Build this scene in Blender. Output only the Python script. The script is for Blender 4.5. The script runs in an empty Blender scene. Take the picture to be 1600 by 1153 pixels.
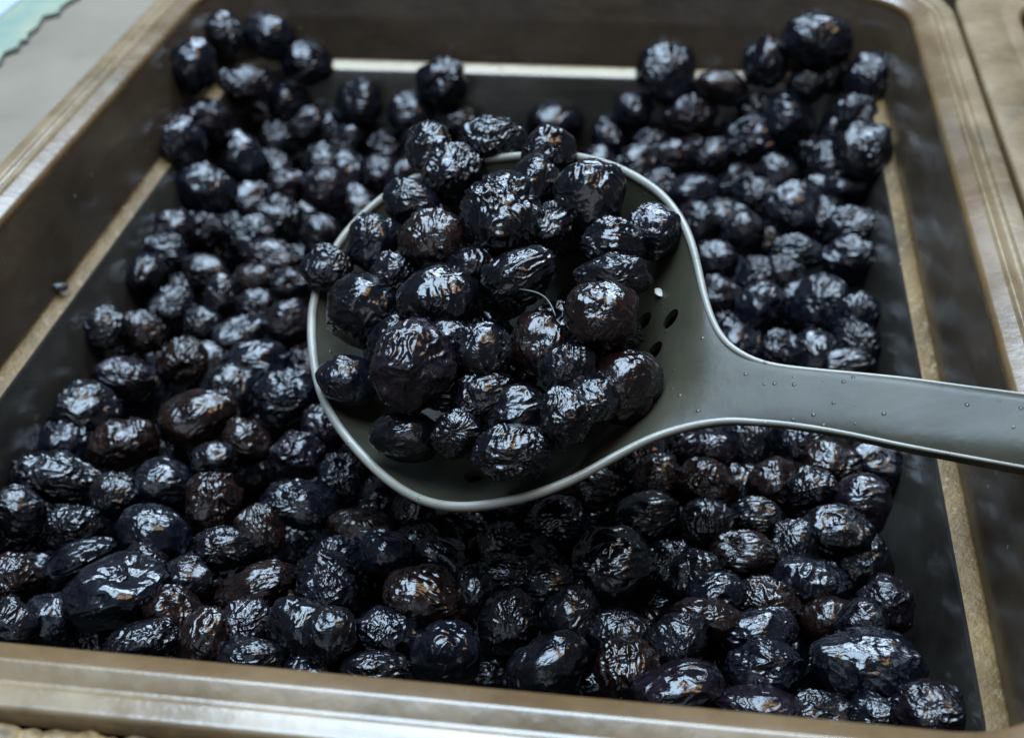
import bpy, bmesh, math, random
import numpy as np
from mathutils import Matrix, Vector, Euler
S = bpy.context.scene
COL = S.collection
CAM_LOC=[0.05638, -0.29558, 0.2003]
CAM_ROT=[[0.98965, -0.060084, 0.130317], [0.140055, 0.602245, -0.78593], [-0.031261, 0.796047, 0.604427]]
CAM_F=2000
SPOON_A=[[-32.7, -53.9, 21.7], [-34.1, -46.5, 24.0], [-34.1, -39.1, 26.7], [-33.0, -32.6, 29.3], [-30.6, -25.9, 32.2], [-26.7, -20.0, 35.2], [-21.7, -14.9, 38.1], [-15.6, -11.0, 40.9], [-7.4, -8.7, 43.5], [0.9, -8.1, 45.6], [11.0, -8.6, 47.6], [19.3, -9.7, 49.0], [25.9, -11.2, 49.9], [32.5, -14.1, 50.3], [38.3, -17.6, 50.4], [44.0, -22.2, 50.0], [48.9, -27.1, 49.3], [52.9, -33.0, 48.0], [55.9, -39.3, 46.4], [57.9, -45.8, 44.5], [59.5, -52.9, 42.3], [61.2, -59.8, 40.2], [63.3, -65.8, 38.5], [66.2, -70.6, 37.4], [69.9, -73.9, 37.1], [74.5, -76.1, 37.3], [82.2, -78.2, 38.2], [92.2, -80.5, 39.6], [101.9, -82.8, 40.9], [111.4, -85.4, 42.0], [122.7, -88.5, 43.4], [144.3, -94.4, 46.0]]
SPOON_B=[[-32.7, -53.9, 21.7], [-30.5, -61.2, 19.5], [-27.5, -68.4, 17.6], [-23.5, -75.4, 16.0], [-18.6, -81.6, 14.8], [-13.7, -86.8, 14.0], [-8.2, -92.0, 13.4], [-2.2, -96.6, 13.0], [3.4, -99.7, 13.1], [9.3, -101.6, 13.8], [15.0, -102.1, 14.8], [21.8, -101.6, 16.5], [29.7, -100.1, 18.8], [36.8, -97.5, 21.3], [42.6, -94.5, 23.6], [47.0, -92.3, 25.4], [51.5, -90.4, 27.1], [56.7, -89.0, 28.7], [61.8, -88.3, 30.1], [68.3, -88.3, 31.5], [74.7, -89.3, 32.6], [82.2, -91.0, 33.6], [90.7, -93.5, 34.6], [99.0, -96.3, 35.4], [108.2, -99.1, 36.4], [121.4, -103.0, 37.9], [142.2, -109.3, 40.2]]
NECK_X=69.9
HOLES=[[53.4, -56.3, 32.5], [47.0, -48.8, 27.8], [50.4, -59.9, 26.0], [12.6, -89.0, 10.8]]
WHITE=[[50.5, -46.3, 33.9]]
LEDGE_BIT=[-120.1, -12.6, 1.5]
FIB0=[20.3, -63.5, 44.0]
FIB1=[29.3, -73.0, 44.0]
SHEET_JAG=[[-180.7, 74.5, 25.5], [-178.0, 82.9, 25.5], [-179.6, 90.2, 25.5], [-177.1, 94.7, 25.5], [-178.4, 100.1, 25.5], [-176.7, 101.9, 25.5], [-178.9, 106.8, 25.5], [-178.0, 113.2, 25.5], [-179.1, 117.2, 25.5], [-180.3, 122.5, 25.5], [-177.7, 124.4, 25.5], [-175.9, 126.4, 25.5], [-177.2, 129.9, 25.5], [-176.9, 135.5, 25.5], [-175.6, 141.9, 25.5], [-173.8, 155.1, 25.5]]
SHEET_IN=[[-195.7, 104.6, 25.5], [-195.2, 118.5, 25.5], [-195.2, 128.8, 25.5], [-194.2, 140.8, 25.5], [-194.0, 153.9, 25.5]]
OLIVES=[
('T','k',602,-119.6,137.6,15.0,8.32,6.89,6.88,-177,-53,96,'two-lobed black olive, leftmost in the far left corner, back row'),
('T','b',683,-105.3,147.5,10.0,9.44,7.51,7.43,129,-18,176,'slate-topped blue-black olive, second from left in the far left corner, back row'),
('T','b',551,-91.8,146.7,1.0,7.55,7.67,9.75,-106,51,-100,'round pale-capped blue-black olive, rightmost in the far left corner, back row'),
('T','b',78,-118.8,104.7,17.0,8.74,7.62,7.72,-177,-53,96,"plump blue-black olive, leftmost in the far left corner's second row"),
('T','p',262,-111.0,130.3,-1.0,6.46,6.64,9.32,69,50,-108,"ridged purplish black olive, second from left in the far left corner's second row"),
('T','b',948,-98.5,139.1,-12.0,6.11,6.34,6.87,-88,37,99,"small round blue-black olive, rightmost in the far left corner's second row"),
('T','b',537,-108.8,137.4,-18.0,5.93,5.92,6.77,-93,53,-84,"tiny blue-black olive, third from left in the far left corner's second row"),
('T','p',867,-115.1,97.1,0.0,8.36,7.38,7.01,-37,2,8,'wrinkled purplish black olive, third from left beside the far end of the left ledge'),
('T','b',98,-116.1,76.6,1.0,9.36,8.09,7.4,-80,52,-68,'tall two-lobed blue-black olive, leftmost beside the far end of the left ledge'),
('T','b',474,-106.4,101.3,-17.0,8.59,7.82,9.75,125,-42,53,'smooth-sided blue-black olive, rightmost beside the far end of the left ledge'),
('T','b',998,-107.6,67.9,-11.0,8.26,10.22,7.99,-27,48,-115,'broad blue-black olive, second from left beside the far end of the left ledge'),
('T','b',56,-70.7,139.0,-11.0,7.88,8.26,8.02,92,37,99,'round blue-black olive, rightmost left of the bare far floor, below the far ledge'),
('T','b',710,-82.5,138.4,-21.3,6.49,6.21,5.79,3,-53,96,'small blue-black olive, second from left left of the bare far floor, below the far ledge'),
('T','k',355,-75.3,131.2,-24.4,8.06,6.35,6.72,42,-36,43,'flattened black olive, third from left left of the bare far floor, below the far ledge'),
('T','p',730,-95.8,133.8,-31.0,5.97,6.1,8.2,93,-53,96,'dull purplish black olive, leftmost left of the bare far floor, below the far ledge'),
('T','b',511,-50.7,136.9,-14.0,7.49,7.73,6.83,-32,-45,140,"creased blue-black olive, third from left between spoon's back and bare far floor"),
('T','p',633,-60.8,135.0,-29.0,8.06,9.84,7.38,-168,37,99,"puckered purplish black olive, second from left between spoon's back and bare far floor"),
('T','p',437,-59.2,120.4,-31.0,6.75,7.24,6.68,3,-53,96,"dull purplish black olive, leftmost between spoon's back and bare far floor"),
('T','b',857,-37.5,138.9,-2.0,8.57,8.81,7.47,-39,-39,151,"smooth flat-sided blue-black olive, fourth from left between spoon's back and bare far floor"),
('T','b',662,-33.1,136.9,-17.0,8.37,5.42,6.12,53,2,8,"half-hidden blue-black olive, rightmost between spoon's back and bare far floor"),
('T','p',353,-85.8,88.6,-20.0,6.04,6.93,6.18,-178,37,99,'small purplish black olive, second from left of four up-left of the spoon'),
('T','p',41,-70.9,86.2,-20.0,7.07,8.77,6.97,72,37,99,'pitted purplish black olive, rightmost of four up-left of the spoon'),
('T','k',484,-83.2,68.3,-20.0,7.13,8.31,6.78,12,37,99,'glossy black olive, leftmost of four up-left of the spoon'),
('T','k',30,-65.3,58.1,-20.0,6.16,6.16,5.42,3,-53,96,'small round black olive, third from left of four up-left of the spoon'),
('T','p',228,-110.1,44.2,-11.9,7.13,6.48,5.97,-127,2,8,"rounded purplish black olive, third from left of four along the left wall's middle"),
('T','b',640,-109.4,33.2,-14.8,6.13,6.82,5.79,-3,53,-84,"small blue-black olive, second from left of four along the left wall's middle"),
('T','k',531,-109.8,18.5,-13.8,6.0,6.89,6.41,-53,-2,-172,"dark black olive, leftmost of four along the left wall's middle"),
('T','k',867,-95.8,31.3,-20.0,5.6,5.62,7.42,68,-37,-81,"flat black olive, rightmost of four along the left wall's middle"),
('T','p',792,-76.8,40.3,-20.0,9.53,6.88,6.42,-38,14,-1,"long puckered purplish black olive, fifth from left in row left of spoon's overhanging olive"),
('T','r',898,-79.1,28.0,-20.0,6.56,5.25,5.73,-127,2,8,"tan-edged wedge-shaped brownish black olive, third from left in row left of spoon's overhanging olive"),
('T','k',152,-66.2,26.3,-20.0,6.61,5.34,5.31,53,2,8,"dark black olive, rightmost in row left of spoon's overhanging olive"),
('T','k',118,-100.5,12.3,-20.0,5.86,7.02,5.93,-162,-37,-81,"ridged black olive, leftmost in row left of spoon's overhanging olive"),
('T','k',919,-86.2,18.3,-20.0,6.82,5.36,5.7,-177,-53,96,"dark black olive, second from left in row left of spoon's overhanging olive"),
('T','k',733,-73.9,14.1,-20.0,5.98,5.44,5.39,-127,2,8,"small black olive, fourth from left in row left of spoon's overhanging olive"),
('T','k',974,-110.4,-11.9,-12.5,5.63,6.33,5.14,141,-39,151,'dull black olive, leftmost in lower row left of the spoon'),
('T','r',448,-104.5,-2.1,-20.0,6.96,6.11,5.63,129,-18,176,'deeply furrowed brownish black olive, second from left in lower row left of the spoon'),
('T','k',241,-87.0,3.3,-20.0,5.42,5.79,5.21,178,-37,-81,'tiny black olive, third from left in lower row left of the spoon'),
('T','b',387,-74.5,-0.8,-20.0,5.86,5.49,8.23,62,37,99,'slanting blue-black olive, fourth from left in lower row left of the spoon'),
('T','p',935,-61.2,6.5,-20.0,6.89,6.78,6.89,93,-53,96,'pale purplish black olive, rightmost in lower row left of the spoon'),
('T','r',362,-87.0,-15.5,-20.0,6.39,6.71,7.27,-108,37,99,"reddish-capped brownish black olive, second from left left of the spoon's lower left rim"),
('T','p',581,-101.5,-24.3,-20.0,6.32,8.15,5.5,-17,-37,-81,"smooth-bellied purplish black olive, leftmost left of the spoon's lower left rim"),
('T','b',839,-65.8,-14.9,-20.0,7.26,9.43,6.47,172,37,99,"broad glittering blue-black olive, third from left left of the spoon's lower left rim"),
('T','b',589,-50.9,-33.1,-16.0,6.89,8.25,7.2,162,37,99,"large blue-lit blue-black olive, rightmost left of the spoon's lower left rim"),
('T','k',829,-103.3,-44.3,-16.0,8.9,7.32,7.85,143,2,8,'large smooth black olive, leftmost in row below-left of the spoon'),
('T','r',898,-88.1,-57.0,-16.0,6.4,6.5,8.6,117,47,-46,'smooth-backed brownish black olive, second from left in row below-left of the spoon'),
('T','r',223,-71.1,-45.1,-16.0,7.61,7.4,9.98,103,-37,-81,'large tan-capped brownish black olive, third from left in row below-left of the spoon'),
('T','r',219,-55.4,-52.5,-16.0,6.11,5.64,5.9,87,53,-84,'ringed brownish black olive, fourth from left in row below-left of the spoon'),
('T','p',17,-40.4,-56.3,-16.0,5.99,7.08,6.01,3,-53,96,'knobbly purplish black olive, fifth from left in row below-left of the spoon'),
('T','p',813,-36.1,-45.3,-16.0,6.42,5.93,5.56,58,-45,140,'small purplish black olive, rightmost in row below-left of the spoon'),
('T','k',700,-100.2,-71.1,-16.0,7.44,11.14,6.06,-10,-37,-81,'very long black olive, leftmost in row above the near left heap'),
('T','b',271,-71.3,-71.2,-16.0,6.69,6.57,6.69,87,53,-84,'fine-ridged blue-black olive, third from left in row above the near left heap'),
('T','k',336,-61.2,-62.3,-16.0,5.63,5.85,5.26,-177,-53,96,'small black olive, fourth from left in row above the near left heap'),
('T','k',976,-81.9,-76.6,-16.0,5.69,6.01,5.8,2,37,99,'glossy black olive, second from left in row above the near left heap'),
('T','r',864,-56.5,-76.2,-16.0,6.06,7.29,6.48,-102,-37,-81,'reddish brownish black olive, fifth from left in row above the near left heap'),
('T','k',730,-27.3,-64.1,-16.0,5.56,5.45,6.11,2,37,99,'small black olive, rightmost in row above the near left heap'),
('T','k',240,-103.8,-84.6,-16.0,5.75,5.94,6.33,-112,-37,-81,"wrinkled black olive, leftmost in the near left heap's upper row"),
('T','k',753,-87.3,-88.7,-16.0,6.21,5.45,7.09,-92,-37,-81,"dull black olive, second from left in the near left heap's upper row"),
('T','b',438,-68.0,-87.2,-16.9,6.38,6.51,8.41,-117,48,-115,"oval ring-marked blue-black olive, third from left in the near left heap's upper row"),
('T','r',556,-41.9,-84.3,-16.5,5.21,5.4,6.23,-162,-37,-81,"golden-lit brownish black olive, fifth from left in the near left heap's upper row"),
('T','b',132,-34.6,-74.1,-16.0,9.34,5.7,6.76,128,-10,-178,"large fan-ridged blue-black olive, rightmost in the near left heap's upper row"),
('T','k',843,-48.5,-91.5,-15.5,4.88,6.71,5.5,-3,53,-84,"dark black olive, fourth from left in the near left heap's upper row"),
('T','r',801,-95.0,-106.6,-16.0,5.94,6.13,5.81,49,-22,27,"furrowed brownish black olive, leftmost in the near left heap's middle row"),
('T','b',950,-82.8,-99.0,-16.0,9.15,4.08,6.07,129,18,-156,"long narrow blue-black olive, second from left in the near left heap's middle row"),
('T','b',387,-68.1,-110.4,-13.8,7.86,11.5,9.17,27,47,-46,"biggest blue-black olive, third from left in the near left heap's middle row"),
('T','k',38,-66.8,-98.2,-17.2,5.06,6.12,5.51,-2,-37,-81,"small black olive, fourth from left in the near left heap's middle row"),
('T','k',534,-54.0,-102.0,-16.0,5.68,5.23,5.05,-53,-2,-172,"tiny black olive, fifth from left in the near left heap's middle row"),
('T','r',797,-37.9,-102.3,-17.0,5.06,8.59,6.19,156,-49,130,"long tan-streaked brownish black olive, rightmost in the near left heap's middle row"),
('T','b',596,-81.3,-115.8,-18.6,6.25,6.1,6.07,37,-2,-172,"curled blue-black olive, second from left in near left heap's front-rim row"),
('T','k',212,-86.8,-121.7,-13.4,5.98,5.6,4.97,-3,53,-84,"dull black olive, leftmost in near left heap's front-rim row"),
('T','r',138,-54.6,-112.6,-17.4,6.44,7.05,6.2,131,22,-153,"folded golden-edged brownish black olive, fourth from left in near left heap's front-rim row"),
('T','k',880,-56.8,-122.5,-14.5,5.73,7.76,4.31,167,37,99,"half-hidden black olive, third from left in near left heap's front-rim row"),
('T','r',70,-43.3,-119.9,-14.1,5.5,6.59,4.89,68,-37,-81,"narrow brownish black olive, rightmost in near left heap's front-rim row"),
('T','p',406,-37.2,-113.0,-16.9,5.85,6.66,5.4,-162,-37,-81,'dusky purplish black olive, leftmost by front rim, left of centre'),
('T','k',323,-22.7,-113.8,-16.3,8.52,6.53,6.79,128,-14,179,'large folded black olive, third from left by front rim, left of centre'),
('T','k',329,-32.4,-123.1,-16.0,6.86,4.16,4.64,127,-2,-172,'half-hidden black olive, second from left by front rim, left of centre'),
('T','k',34,-15.2,-118.4,-11.3,5.76,5.48,5.57,-87,-53,96,'small black olive, rightmost by front rim, left of centre'),
('T','k',707,-22.6,-96.5,-15.4,5.1,6.32,5.27,3,-53,96,"small black olive, leftmost below the spoon's lowest edge, left side"),
('T','b',126,-19.5,-104.1,-13.8,6.32,5.27,5.8,39,14,-160,"ridged blue-black olive, second from left below the spoon's lowest edge, left side"),
('T','b',816,-22.0,-89.0,-19.8,6.05,7.22,6.15,-3,53,-84,"knobbly blue-black olive, third from left below the spoon's lowest edge, left side"),
('T','r',67,-17.8,-79.5,-18.4,6.14,8.0,5.04,10,37,99,"long dull brownish black olive, fourth from left below the spoon's lowest edge, left side"),
('T','b',517,-15.2,-69.4,-17.4,6.16,5.75,5.77,-3,53,-84,"blue-capped blue-black olive, fifth from left below the spoon's lowest edge, left side"),
('T','k',183,-6.8,-73.9,-15.3,5.37,4.99,5.82,143,2,8,"small black olive, rightmost below the spoon's lowest edge, left side"),
('T','b',191,-8.8,-90.8,-13.9,5.69,5.38,6.34,58,-37,-81,"ridged blue-black olive, leftmost below the spoon's lowest edge, middle"),
('T','b',188,-4.3,-83.9,-18.2,5.24,5.76,5.54,-2,-37,-81,"small blue-black olive, second from left below the spoon's lowest edge, middle"),
('T','b',135,3.8,-89.5,-15.9,5.54,5.24,7.04,-68,37,99,"flat blue-black olive, fourth from left below the spoon's lowest edge, middle"),
('T','r',401,3.0,-102.4,-14.3,7.1,6.64,9.09,-73,37,99,"largest net-wrinkled brownish black olive, third from left below the spoon's lowest edge, middle"),
('T','k',46,15.4,-82.0,-17.9,5.74,5.51,6.14,93,-53,96,"dull round black olive, sixth from left below the spoon's lowest edge, middle"),
('T','k',108,20.4,-92.8,-15.7,4.75,7.31,5.1,-164,-51,80,"long dull black olive, rightmost below the spoon's lowest edge, middle"),
('T','k',611,13.1,-98.4,-15.3,5.26,5.49,5.13,-127,2,8,"small black olive, fifth from left below the spoon's lowest edge, middle"),
('T','k',600,22.3,-106.3,-16.0,7.02,6.43,5.75,-153,-48,65,'pear-shaped black olive, fourth from left of six between spoon and front rim'),
('T','k',26,36.0,-103.6,-16.0,6.09,6.69,6.38,-122,-37,-81,'plump black olive, rightmost of six between spoon and front rim'),
('T','b',180,-4.9,-112.8,-16.4,7.36,6.54,6.01,142,10,2,'lumpy blue-black olive, second from left of six between spoon and front rim'),
('T','b',651,10.0,-117.6,-16.0,6.43,7.2,6.79,-28,37,99,'large ridged blue-black olive, third from left of six between spoon and front rim'),
('T','k',885,-4.6,-123.1,-15.6,7.01,3.82,5.0,53,2,8,'half-hidden black olive, leftmost of six between spoon and front rim'),
('T','k',191,32.3,-117.8,-16.0,6.31,6.02,8.75,113,-37,-81,'long comb-ridged black olive, fifth from left of six between spoon and front rim'),
('T','k',962,28.5,-73.8,-16.0,7.11,6.26,5.73,39,14,-160,"dull black olive, third from left of seven under spoon's right front rim"),
('T','r',946,35.8,-60.7,-16.0,7.55,5.59,5.66,-142,-10,-178,"golden-spotted brownish black olive, fourth from left of seven under spoon's right front rim"),
('T','k',458,43.3,-88.3,-16.0,9.33,9.89,9.45,-2,-37,-81,"very large smooth black olive, fifth from left of seven under spoon's right front rim"),
('T','k',415,50.1,-69.7,-16.0,5.64,7.9,6.14,-170,52,-68,"dark oval black olive, sixth from left of seven under spoon's right front rim"),
('T','r',237,52.8,-56.1,-16.0,5.7,6.02,6.21,52,37,99,"golden-lit brownish black olive, rightmost of seven under spoon's right front rim"),
('T','k',318,29.6,-95.5,-15.2,5.41,4.64,5.41,37,-2,-172,"tiny black olive, second from left of seven under spoon's right front rim"),
('T','k',104,24.5,-84.8,-17.5,5.36,5.18,6.19,87,53,-84,"dark black olive, leftmost of seven under spoon's right front rim"),
('T','k',730,46.9,-105.9,-16.7,5.02,5.43,6.69,-100,-52,112,'small black olive, leftmost by front rim, right of centre'),
('T','r',434,49.7,-116.2,-16.3,6.49,6.56,6.99,82,37,99,'net-wrinkled brownish black olive, second from left by front rim, right of centre'),
('T','p',103,60.0,-121.9,-15.0,6.86,5.59,9.05,-103,37,99,'long ridged purplish black olive, third from left by front rim, right of centre'),
('T','k',688,59.5,-109.8,-13.8,5.79,6.6,5.67,-158,49,-53,'folded black olive, rightmost by front rim, right of centre'),
('T','p',277,63.6,-44.2,-16.0,5.14,7.71,5.39,170,-52,112,"domed purplish black olive, leftmost below the spoon handle's neck"),
('T','r',309,64.2,-57.7,-16.0,6.22,7.28,6.97,-178,37,99,"large tan-flecked brownish black olive, second from left below the spoon handle's neck"),
('T','b',674,74.9,-39.4,-16.0,6.81,5.83,5.64,122,45,-40,"slanted blue-black olive, third from left below the spoon handle's neck"),
('T','b',340,89.3,-36.7,-16.1,6.35,5.26,5.74,37,-2,-172,"blue-edged blue-black olive, fourth from left below the spoon handle's neck"),
('T','r',753,95.5,-45.4,-15.8,5.56,6.06,7.35,-111,50,-108,"golden-lit brownish black olive, rightmost below the spoon handle's neck"),
('T','r',891,82.1,-52.3,-18.1,7.34,6.65,6.34,38,-10,-178,'flecked brownish black olive, third from left right of centre, below the spoon handle'),
('T','p',474,101.6,-59.6,-16.0,6.48,6.06,6.81,143,-6,14,'crinkled purplish black olive, rightmost right of centre, below the spoon handle'),
('T','k',573,89.7,-57.7,-13.9,5.3,5.28,6.32,-87,-53,96,'dark black olive, fifth from left right of centre, below the spoon handle'),
('T','r',428,73.2,-80.1,-16.0,5.8,5.51,7.35,92,37,99,'domed brownish black olive, second from left right of centre, below the spoon handle'),
('T','k',802,85.1,-75.6,-16.4,6.09,5.48,5.19,158,-49,127,'small black olive, fourth from left right of centre, below the spoon handle'),
('T','k',714,95.4,-70.5,-16.0,6.51,8.47,7.15,-164,-51,80,'large fine-ridged black olive, sixth from left right of centre, below the spoon handle'),
('T','k',318,64.9,-70.8,-16.0,5.65,6.01,6.86,-92,-37,-81,'dark black olive, leftmost right of centre, below the spoon handle'),
('T','k',964,55.7,-82.0,-19.8,5.73,6.02,6.02,-2,-37,-81,"dull black olive, leftmost in near right heap's middle row"),
('T','k',155,63.1,-86.5,-16.9,5.92,5.48,5.72,143,2,8,"dull small black olive, second from left in near right heap's middle row"),
('T','b',950,88.5,-85.9,-17.5,6.58,5.75,8.25,-78,37,99,"large blue-lit blue-black olive, rightmost in near right heap's middle row"),
('T','b',538,67.5,-93.6,-15.2,4.7,6.53,5.34,3,-53,96,"small blue-black olive, third from left in near right heap's middle row"),
('T','r',756,79.1,-92.8,-18.4,7.62,5.75,6.21,-51,-18,176,"tan-crowned brownish black olive, fifth from left in near right heap's middle row"),
('T','k',680,76.3,-68.4,-16.0,5.74,5.51,6.31,93,-53,96,"dark black olive, fourth from left in near right heap's middle row"),
('T','r',385,65.4,-102.1,-14.0,4.15,7.58,5.49,-167,-52,83,"flat brownish black olive, leftmost in near right heap's lower row"),
('T','p',181,104.0,-91.4,-16.8,6.39,6.59,6.27,82,37,99,"upright purplish black olive, rightmost in near right heap's lower row"),
('T','r',114,92.9,-95.4,-19.2,5.58,5.44,6.22,92,37,99,"small brownish black olive, third from left in near right heap's lower row"),
('T','k',696,98.5,-99.3,-14.6,5.18,5.28,5.41,-93,53,-84,"small black olive, fourth from left in near right heap's lower row"),
('T','b',345,76.7,-102.9,-16.0,4.91,5.85,8.14,94,53,-76,"striped blue-black olive, second from left in near right heap's lower row"),
('T','b',347,77.4,-113.6,-14.9,5.98,7.65,5.76,3,-53,96,'ring-wrinkled blue-black olive, leftmost in the near right corner'),
('T','b',829,98.8,-111.1,-14.9,7.82,8.5,11.46,-108,51,-103,'biggest blue-black olive, fourth from left in the near right corner'),
('T','p',427,77.6,-124.4,-14.2,9.03,3.78,4.99,128,-10,-178,'half-hidden purplish black olive, second from left in the near right corner'),
('T','k',594,89.4,-122.9,-16.0,8.06,3.95,4.96,53,6,5,'low black olive, third from left in the near right corner'),
('T','b',702,101.0,-123.3,-14.8,7.11,5.31,4.57,143,2,8,'half-hidden blue-black olive, fifth from left in the near right corner'),
('T','p',868,109.7,-125.4,-9.8,5.8,7.42,6.04,164,51,-100,'last purplish black olive, rightmost in the near right corner'),
('T','b',817,97.2,146.7,15.0,8.63,8.82,11.13,74,51,-100,"large slate-topped blue-black olive, third from left in far right corner's back row"),
('T','b',194,79.9,147.3,6.0,8.32,7.17,7.63,58,-45,140,"egg-shaped blue-black olive, second from left in far right corner's back row"),
('T','b',641,45.6,145.0,2.0,11.22,9.28,9.82,-129,-39,151,"tall creased blue-black olive, leftmost in far right corner's back row"),
('T','b',59,117.2,140.2,4.0,9.29,7.92,8.38,-142,10,-163,"broad blue-black olive, rightmost in far right corner's back row"),
('T','k',776,105.0,147.7,1.7,6.0,6.12,6.89,-88,37,99,"small black olive, fourth from left in far right corner's back row"),
('T','r',415,65.1,140.9,-1.0,6.94,5.79,9.04,-102,-37,-81,"flat brownish black olive, second from left in far right corner's second row"),
('T','k',777,95.5,142.4,0.3,6.08,6.28,6.79,92,37,99,"dark black olive, fifth from left in far right corner's second row"),
('T','p',144,54.0,137.7,-11.0,7.26,8.06,9.14,-87,-53,96,"rumpled purplish black olive, leftmost in far right corner's second row"),
('T','k',485,78.1,141.0,-9.2,6.63,5.8,5.54,127,-2,-172,"tiny black olive, third from left in far right corner's second row"),
('T','b',696,89.5,135.2,-10.5,8.02,8.77,8.77,-88,37,99,"round blue-black olive, fourth from left in far right corner's second row"),
('T','b',666,111.9,123.7,-2.0,7.22,6.29,6.15,-127,2,8,"pale blue-black olive, rightmost in far right corner's second row"),
('T','b',8,107.5,138.5,-16.0,6.18,7.17,6.17,-129,-14,20,"narrow blue-black olive, fifth from left in far right heap's third row"),
('T','b',28,77.2,133.4,-19.0,8.78,8.87,10.04,72,37,99,"flat-faced blue-black olive, fourth from left in far right heap's third row"),
('T','k',550,111.5,92.7,0.3,9.22,8.59,8.68,-177,-53,96,"conical black olive, rightmost in far right heap's third row"),
('T','b',465,64.0,124.8,-20.0,6.19,7.05,5.75,-18,37,99,"small blue-black olive, third from left in far right heap's third row"),
('T','p',655,50.1,121.7,-20.0,5.94,6.16,7.15,-88,37,99,"wrinkled purplish black olive, second from left in far right heap's third row"),
('T','b',100,41.0,128.9,-20.0,6.46,6.19,5.7,127,-2,-172,"small blue-black olive, leftmost in far right heap's third row"),
('T','b',646,33.5,139.9,-11.0,6.4,6.4,6.03,-49,22,-153,'small blue-black olive, rightmost at the right edge of the bare far floor'),
('T','b',830,25.3,137.3,-21.0,6.31,6.16,7.52,39,14,-160,'dented blue-black olive, second from left at the right edge of the bare far floor'),
('T','k',475,4.4,137.6,-17.0,8.5,7.66,9.57,88,-37,-81,'long dark black olive, leftmost at the right edge of the bare far floor'),
('T','b',468,45.6,100.6,-20.0,6.24,5.49,5.67,-143,-2,-172,"small blue-black olive, leftmost right of the spoon's top rim"),
('T','b',156,57.5,95.8,-20.0,6.39,6.82,8.59,-87,-53,96,"ridged blue-black olive, second from left right of the spoon's top rim"),
('T','b',451,109.2,93.5,-13.3,6.53,5.78,8.77,-82,-37,-81,"flat blue-black olive, rightmost right of the spoon's top rim"),
('T','k',772,79.2,94.5,-20.0,6.18,6.58,7.32,-93,53,-84,"creased black olive, third from left right of the spoon's top rim"),
('T','k',223,86.0,112.3,-20.0,6.12,7.02,6.55,178,-37,-81,"dark black olive, fourth from left right of the spoon's top rim"),
('T','k',212,99.8,100.7,-20.0,6.48,5.71,5.96,37,-2,-172,"small black olive, fifth from left right of the spoon's top rim"),
('T','b',706,90.7,86.0,-20.0,9.43,9.43,8.45,3,-53,96,'sparkling blue-black olive, third from left right of the spoon, beside the right wall'),
('T','k',503,73.8,72.1,-20.0,7.03,6.45,6.81,-143,-2,-172,'dark black olive, second from left right of the spoon, beside the right wall'),
('T','b',772,108.3,72.6,-17.0,6.42,7.33,8.9,-100,-52,112,'pale blue-black olive, rightmost right of the spoon, beside the right wall'),
('T','b',76,90.9,60.2,-20.0,6.59,5.54,8.41,83,-37,-81,'long blue-black olive, fourth from left right of the spoon, beside the right wall'),
('T','b',161,107.2,57.2,-20.0,7.67,7.38,8.88,81,52,-92,'large blue-black olive, fifth from left right of the spoon, beside the right wall'),
('T','b',461,65.3,52.6,-20.0,6.34,6.56,6.34,-2,-37,-81,'smooth blue-black olive, leftmost right of the spoon, beside the right wall'),
('T','p',365,67.0,34.1,-20.0,5.61,6.13,5.88,178,-37,-81,'small purplish black olive, leftmost just above the spoon handle'),
('T','b',277,79.0,28.0,-20.0,6.23,6.92,7.11,-18,37,99,'coarse-ridged blue-black olive, third from left just above the spoon handle'),
('T','b',568,77.6,44.0,-19.2,5.87,5.63,6.15,-178,37,99,'small blue-black olive, second from left just above the spoon handle'),
('T','b',849,97.2,33.0,-20.8,8.89,8.5,8.3,-3,53,-84,'pale-crowned blue-black olive, sixth from left just above the spoon handle'),
('T','b',857,106.8,24.1,-19.2,6.03,7.41,6.46,68,-37,-81,'wedge-shaped blue-black olive, rightmost just above the spoon handle'),
('T','k',882,84.9,7.8,-20.0,6.24,5.52,5.22,53,2,8,'glinting black olive, fourth from left just above the spoon handle'),
('T','k',124,86.0,49.0,-20.8,6.53,5.52,5.49,-127,2,8,'small black olive, fifth from left just above the spoon handle'),
('T','k',211,103.0,1.9,-20.0,4.53,5.4,7.47,-87,-53,96,'low black olive, seventh from left just above the spoon handle'),
('S','k',374,-11.4,-3.2,45.1,6.55,6.0,7.17,-162,-37,-81,'tall ridged olive at the upper left of the spoon heap, beside the smooth-topped one'),
('S','k',665,4.8,-2.6,48.0,8.39,6.42,6.38,-53,-6,-175,'smooth-bellied olive with striped top at the far edge of the spoon heap'),
('S','k',217,20.7,-11.9,50.6,6.2,6.37,5.94,-10,-52,112,"small knobbly olive topmost at the right end of the spoon's back row"),
('S','k',693,-3.0,-13.0,44.0,7.49,7.78,7.3,2,37,99,"round olive with a white crease, second row of the spoon's upper left"),
('S','k',279,19.1,-24.2,47.7,6.84,5.95,5.86,-117,48,-115,"crinkled olive tucked behind the right shoulder of the spoon's tallest olive"),
('S','k',33,12.8,-37.8,46.4,9.5,10.55,9.49,108,-37,-81,'biggest tallest olive standing in the middle of the spoon heap'),
('S','k',20,32.1,-30.1,48.1,8.96,7.83,7.9,111,-50,72,'large peaked olive at the upper right of the spoon heap'),
('S','b',849,-13.1,-20.7,39.8,6.87,5.46,5.36,128,-14,179,"small bluish olive above the reddish-topped one at the spoon's left rim"),
('S','b',30,48.4,-37.9,44.8,6.19,6.19,5.87,53,2,8,"fine-wrinkled olive alone against the spoon's right rim"),
('S','r',302,-3.3,-42.0,42.6,6.5,6.69,7.41,-80,52,-68,'round olive with coppery top glints left of the biggest spoon olive'),
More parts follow.
